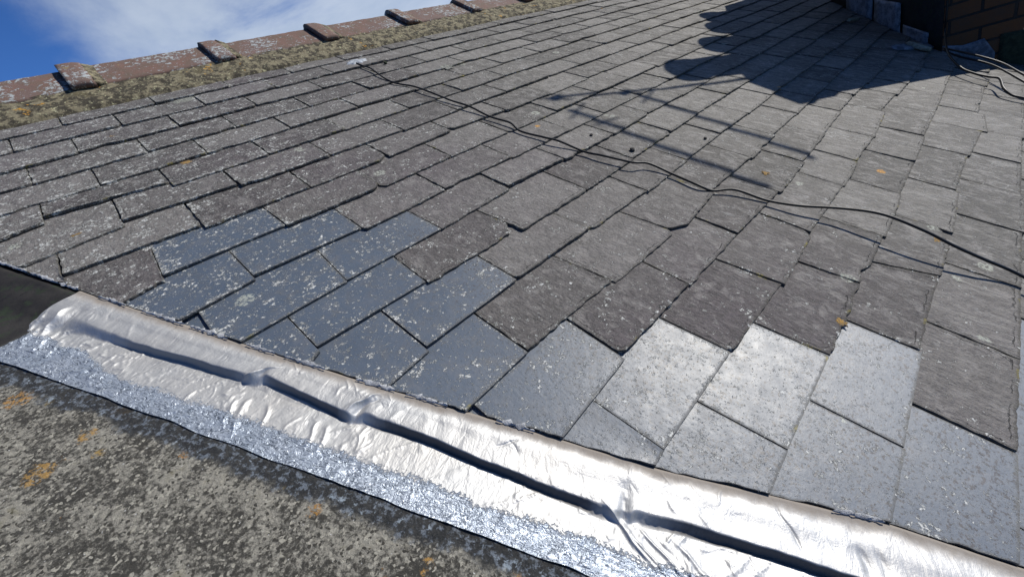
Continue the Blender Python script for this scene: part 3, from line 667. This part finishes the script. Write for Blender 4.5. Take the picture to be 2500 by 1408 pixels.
# crumpled texture: short sharp-crested creases of several sizes, stronger on the lower band
def ridged(a, b, o): return 1 - abs(n1(a, b, o)) * 2.6
cr = np.array([[max(0, ridged(a * 34 + b * 30, b * 22, 7.7)) ** 3 * .8 + max(0, ridged(a * 75 - b * 20, b * 46 + a * 12, 2.2)) ** 3 * .45 for b in d[::2]] for a in s[::3]])
i_ = np.clip(np.arange(ns) / 3, 0, cr.shape[0] - 1.001); j_ = np.clip(np.arange(ndd) / 2, 0, cr.shape[1] - 1.001)
a0, b0 = i_.astype(int), j_.astype(int); fa = (i_ - a0)[:, None]; fb = (j_ - b0)[None]
CR = cr[a0][:, b0] * (1 - fa) * (1 - fb) + cr[a0 + 1][:, b0] * fa * (1 - fb) + cr[a0][:, b0 + 1] * (1 - fa) * fb + cr[a0 + 1][:, b0 + 1] * fa * fb
mod = np.array([.25 + .75 * max(0, .5 + 1.4 * n1(q * 6, 8.8)) for q in s])[:, None]
CR = CR * .0024 * mod * (.05 + .95 * sm(D, .07, .09))
und = np.array([[fbm(a * 26, b * 20, 1.5, 3) for b in d[::5]] for a in s[::5]])
ii = np.clip(np.arange(ns) / 5, 0, und.shape[0] - 1.001); jj = np.clip(np.arange(ndd) / 5, 0, und.shape[1] - 1.001)
i0 = ii.astype(int); j0 = jj.astype(int); fi = (ii - i0)[:, None]; fj = (jj - j0)[None]
U = und[i0][:, j0] * (1 - fi) * (1 - fj) + und[i0 + 1][:, j0] * fi * (1 - fj) + und[i0][:, j0 + 1] * (1 - fi) * fj + und[i0 + 1][:, j0 + 1] * fi * fj
N = N + zg * sm(D, .002, .012) + U * .0011 * sm(D, .0, .02) + CR * sm(D, .004, .02)
N = np.maximum(N, np.where(D > L + wid, LOWN(D) + .0012, -1))
ed = .004 * np.array([fbm(a * 9, 6, 2, 3) for a in s])[:, None] * sm(D, .13, .168)
V = raking(S, D2 + ed, N); att = np.stack([S.ravel(), D.ravel(), (sm(D, L - .002, L + .002) * (1 - sm(D, L + wid + .000, L + wid + .007)) * cres).ravel()], 1)  # third channel masks the painted shade along the crease
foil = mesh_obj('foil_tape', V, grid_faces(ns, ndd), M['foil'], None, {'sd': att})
tag(foil, 'crinkled shiny aluminium foil tape sealing the slanting edge of the slates to the cement sheet', 'foil tape')

# asbestos-cement style sheet beyond the tape
ns, ndd = 260, 130
s = np.linspace(-1.4, 3.0, ns); d = np.linspace(.062, 1.6, ndd); S, D = np.meshgrid(s, d, indexing='ij')
N = LOWN(D) + .0012 * np.array([[fbm(a * 6, b * 6, 4.4, 3) for b in d] for a in s]) - .0012
V = raking(S, D, N); att = np.stack([S.ravel(), D.ravel(), 0 * D.ravel()], 1); n0 = len(V); F = grid_faces(ns, ndd)
V2 = V + np.array((0, 0, -.012)); F += [tuple(x + n0 for x in f[::-1]) for f in grid_faces(ns, ndd)]
idx = np.arange(n0).reshape(ns, ndd); loop = list(idx[:, 0]) + list(idx[-1, 1:]) + list(idx[-2::-1, -1]) + list(idx[0, -2:0:-1])
F += [(loop[(k + 1) % len(loop)], loop[k], loop[k] + n0, loop[(k + 1) % len(loop)] + n0) for k in range(len(loop))]
sheet = mesh_obj('cement_sheet', np.vstack([V, V2]), F, M['sheet'], None, {'sd': np.vstack([att, att])})
tag(sheet, 'rough grey cement roofing sheet with orange lichen below the foil tape', 'roof sheet')

# dark flashing above the cut end of the tape
fl = empty('old_flashing', (RO[0], RO[1], 0))
tag(fl, 'dark bitumen flashing strip beyond the cut end of the foil tape, mossy and damp', 'flashing')
for (s0, s1, dz, wob) in ((-1.3, .135, -.0030, 0), (.120, .252, -.0012, 1)):
    a_, b_ = 80, 46; s = np.linspace(s0, s1, a_); d = np.linspace(-.010, .20, b_); S, D = np.meshgrid(s, d, indexing='ij')
    f = sm(D, .050, .110)
    N = (-.0125 + .0125 * sm(D, -.003, .012) + .0012) * (1 - f) + (LOWN(np.maximum(D, .082)) + .0042) * f + dz
    eo = np.array([(ur((q, 0))[0] - float(edge_u(ur((q, 0))[1]))) * .897 for q in s])
    if wob: S = S + (.004 * np.array([fbm(q * 30, 3, 3) for q in d]))[None, :] * (S < s0 + .02)
    N += .0015 * np.array([[fbm(x * 14, y * 14, dz * 900, 3) for y in d] for x in s])
    V = raking(S, D + eo[:, None] * (1 - sm(D, 0, .06)), N); n0 = len(V); F = grid_faces(a_, b_)
    V2 = V + np.array((0, 0, -.0020)); idx = np.arange(n0).reshape(a_, b_); loop = list(idx[:, 0]) + list(idx[-1, 1:]) + list(idx[-2::-1, -1]) + list(idx[0, -2:0:-1])
    F += [(loop[(k + 1) % len(loop)], loop[k], loop[k] + n0, loop[(k + 1) % len(loop)] + n0) for k in range(len(loop))]
    mesh_obj('flashing_piece', local(np.vstack([V, V2]), fl), F, M['dark'], fl)
V, F = disc(*ur((.128, .079)), .018, .007, .007, -.028, 3.3, rag=.5, ang=1.1)
tag(mesh_obj('moss_tuft', V, F, M['yellow_moss']), 'small yellow-green moss tuft on the dark flashing at the left edge', 'moss')

# ---------------------------------------------------------------- cables
def cable(path, r, label, group=None, sub=7):
    V, F = tube(spline(path, sub), r, 12)
    return tag(mesh_obj('cable', V, F, M['cable']), label, 'cable', group)
PATH = [(.632, 1.585, .0045), (.626, 1.50, .010), (.626, 1.455, .013), (.606, 1.335, .010), (.607, 1.25, .008), (.632, 1.165, .011), (.636, 1.068, .014), (.643, .955, .012), (.651, .863, .014), (.650, .757, .0095), (.656, .665, .014), (.642, .605, .009),
        (.652, .510, .016), (.662, .459, .018), (.676, .372, .010), (.683, .310, .017), (.706, .224, .020), (.742, .190, .016), (.748, .114, .010), (.736, .034, .014), (.750, -.005, .0075), (.786, -.048, .014), (.803, -.128, .010)]
def at_px(x, y, h):
    d = RC.transposed() @ Vector(((x - 1250) / 965.287, (y - 704) / 965.287, 1)); c = Vector((-0.32108, -0.24051, 0.57502))
    q = c + d * ((h - c.z) / d.z); return (q.x, q.y, q.z)
PATH += CAB2
cable(PATH, .0033, 'long black cable snaking down the slates from the white dab to the right edge')
for pth, r, lab in CHC: cable(pth, r, lab, 'cables at the chimney foot')

# ---------------------------------------------------------------- loose bits on the slates
def lump(name, u, v, z, sx, sy, sz, seed, mat, label, cat, ang=0.0, flat=False):
    V = []; seg, rg = 18, 9
    for a in range(rg + 1):
        ph = math.pi * a / rg
        for k in range(seg):
            th = 2 * math.pi * k / seg; dr = Vector((math.sin(ph) * math.cos(th), math.sin(ph) * math.sin(th), math.cos(ph)))
            q = 1 + .35 * mn.noise(dr * 1.7 + Vector((seed, 0, 0))) + .12 * mn.noise(dr * 5 + Vector((seed, 4, 0)))
            x, y, z_ = dr.x * q, dr.y * q, dr.z * q
            if flat: z_ = max(-1, min(1, z_ * 1.8)); x = max(-.85, min(.85, x)); y = max(-.8, min(.8, y))
            ca, sa = math.cos(ang), math.sin(ang); x, y = x * sx, y * sy
            V.append((u + x * ca - y * sa, v + x * sa + y * ca, z + z_ * sz + sz * .8))
    F = [(a * seg + k, (a + 1) * seg + k, (a + 1) * seg + (k + 1) % seg, a * seg + (k + 1) % seg) for a in range(rg) for k in range(seg)]
    return tag(mesh_obj(name, V, F, M[mat]), label, cat, {'pebble': 'pebbles lying on the slates', 'rubble': 'mortar chips in the chimney shade'}.get(cat))
for (u, v, z, s_, sd, m, lab, cat, nm) in LUMPS:
    lump(nm, u, v, surf(v) if s_[0] < .02 else z, *s_, sd, m, lab, cat, ang=sd, flat=(nm == 'mortar_chip'))
V, F = disc(.645, 1.60, .045, .028, .0045, .0035, 2.2, rag=.6)
tag(mesh_obj('mastic_dab', V, F, M['mastic']), 'white smear of mastic under the top end of the long cable', 'sealant')

# ---------------------------------------------------------------- the chimney (upright: built in world axes)
def wpt(u, v, n=0.0):
    q = ROOF @ Vector((u, v, n)); return np.array(q)
chim = bpy.data.objects.new('chimney', None); scene.collection.objects.link(chim); chim.location = wpt(3.3, -.3)
tag(chim, 'dark brick chimney stack in the top right corner with patched lead at its foot', 'chimney')
CL = np.array(chim.location)
FP = [(3.05, -.615), (3.05, -.30), (4.15, .50), (5.6, .50), (5.6, -.615)]
def prism(fp, z0, z1, grow=0.0):
    c = np.mean([wpt(*q)[:2] for q in fp], 0); P = []
    for q in fp:
        w_ = wpt(*q)[:2]; e = w_ - c; P.append(w_ + e / np.linalg.norm(e) * grow)
    n = len(P); V = [(*q, z0) for q in P] + [(*q, z1) for q in P]
    F = [(k, (k + 1) % n, n + (k + 1) % n, n + k) for k in range(n)][::-1] + [tuple(range(n)), tuple(range(n, 2 * n))[::-1]]
    return np.array(V) - CL, [f[::-1] for f in F]
def wobj(name, VF, mat, parent): return mesh_obj(name, VF[0], VF[1], mat, parent, smooth=False)
wobj('shaft', prism(FP, -1.0, 1.12), M['brick'], chim)
wobj('corbel', merge([prism(FP, 1.121, 1.25, .035), prism(FP, 1.251, 1.34, .07)]), M['brick'], chim)
wobj('flaunching', prism(FP, 1.341, 1.38, .0), M['mortar'], chim)
th = np.linspace(0, 2 * np.pi, 24, endpoint=False)
for (u, v, top_) in ((3.2, -.2, 1.74), (3.52, -.03, 1.58), (3.88, .12, 1.62), (4.24, .22, 1.80)):
    c = wpt(u, v)[:2]; V = []
    prof = [(.13, 1.26), (.14, 1.31), (.125, 1.34), (.11, top_ - .1), (.11, top_ - .06), (.13, top_ - .045), (.13, top_), (.10, top_), (.095, 1.35)]
    for r, z in prof: V += [(c[0] + r * math.cos(a), c[1] + r * math.sin(a), z) for a in th]
    F = [(a * 24 + k, a * 24 + (k + 1) % 24, (a + 1) * 24 + (k + 1) % 24, (a + 1) * 24 + k) for a in range(len(prof) - 1) for k in range(24)]
    mesh_obj('chimney_pot', np.array(V) - CL, F, M['pot'], chim)
# lead patches dressed against the brick, all a few millimetres proud
def face_patch(P0, P1, prof, thick=.004, out=None, lift=.006):
    """thin wavy sheet on the upright face through roof points P0-P1; prof: (f along, low, high) above the roof"""
    A, B = wpt(*P0), wpt(*P1); dirn = B - A; nrm = np.array((-dirn[1], dirn[0], 0)); nrm /= np.linalg.norm(nrm)
    if nrm @ np.array(out) < 0: nrm = -nrm
    V = []; nq = 8
    for f, lo, hi in prof:
        b = A + dirn * f
        for q in range(nq):
            z = lo + (hi - lo) * q / (nq - 1)
            V.append(b + nrm * (lift + .003 * n1(f * 9, z * 30, 4)) + np.array((0, 0, z)))
    V = np.array(V); n0 = len(V); np_ = len(prof); F = grid_faces(np_, nq)
    V2 = V - nrm * thick; idx = np.arange(n0).reshape(np_, nq); loop = list(idx[:, 0]) + list(idx[-1, 1:]) + list(idx[-2::-1, -1]) + list(idx[0, -2:0:-1])
    F += [(loop[(k + 1) % len(loop)], loop[k], loop[k] + n0, loop[(k + 1) % len(loop)] + n0) for k in range(len(loop))]
    return np.vstack([V, V2]) - CL, F
def fine(prof, n=4):
    out = []
    for a, b in zip(prof[:-1], prof[1:]):
        for k in range(n): out.append(tuple(np.array(a) + (np.array(b) - np.array(a)) * k / n))
    return out + [prof[-1]]
for nm, P0, P1, prof, mt, out, lf in PATCHES:
    mesh_obj(nm, *face_patch(P0, P1, fine(prof), out=out, lift=lf), M[mt], chim)
V, F = disc(3.0, -.17, .16, .05, .010, .006, 5.5, rag=.35, ang=-.55, rings=6)
tag(mesh_obj('lead_offcut', V, F, M['lead']), 'thin pale sheet of lead lying on the slates at the chimney foot', 'lead sheet')

# television aerial fixed to the stack: out of the picture, its shadow falls on the slates
aer = empty('tv_aerial', (3.0, .45, 1.30))
tag(aer, 'metal television aerial clamped to the chimney, casting a branched shadow on the slates', 'aerial')
H = AH
def sh(u, v, h): return np.array((u + .95 * h, v + .12 * h, h))
def seg(a, b, r): return tube(np.linspace(a, b, 4), r, 8)
def addp(name, parts, mat):
    V, F = merge(parts); mesh_obj(name, local(V, aer), F, M[mat], aer)
addp('boom', [seg(sh(.955, .735, H), sh(1.42, .46, H), .010), seg(sh(1.42, .46, H), sh(1.72, .30, H), .013)], 'alu')
addp('boom', [seg(sh(1.25, .53, H), sh(1.185, -.15, H - .1), .011)], 'alu')
addp('boom', [seg(sh(.925, .62, H), sh(.89, -.11, H - .1), .011)], 'alu')
addp('mast', [seg(np.array((3.81, -.71 + .5 * 1.5, .866 * 1.5)), sh(1.72, .30, H), .016)], 'alu')
addp('clamp', [box(sh(1.23, .565, H), (.05, .04, .03))], 'ply')
addp('clamp', [box(sh(.975, .72, H), (.05, .045, .03))], 'ply')
for (ua, va, ub, vb) in ((.93, .76, 1.00, .66), (.86, .56, 1.02, .62), (.875, .47, .985, .45), (1.18, .46, 1.34, .50)):
    addp('element', [seg(sh(ua, va, H), sh(ub, vb, H), .006)], 'alu')
print('parts', nparts, 'cand', len(cand))

# ---------------------------------------------------------------- the garden far below the eaves
me = bpy.data.meshes.new('ground'); g = 600.0
me.from_pydata([(-g, -g, -5.2), (g, -g, -5.2), (g, g, -5.2), (-g, g, -5.2)], [], [(0, 1, 2, 3)]); me.materials.append(M['grass'])
go = bpy.data.objects.new('ground', me); scene.collection.objects.link(go); tag(go, 'dark grass far below the roof', kind='structure')
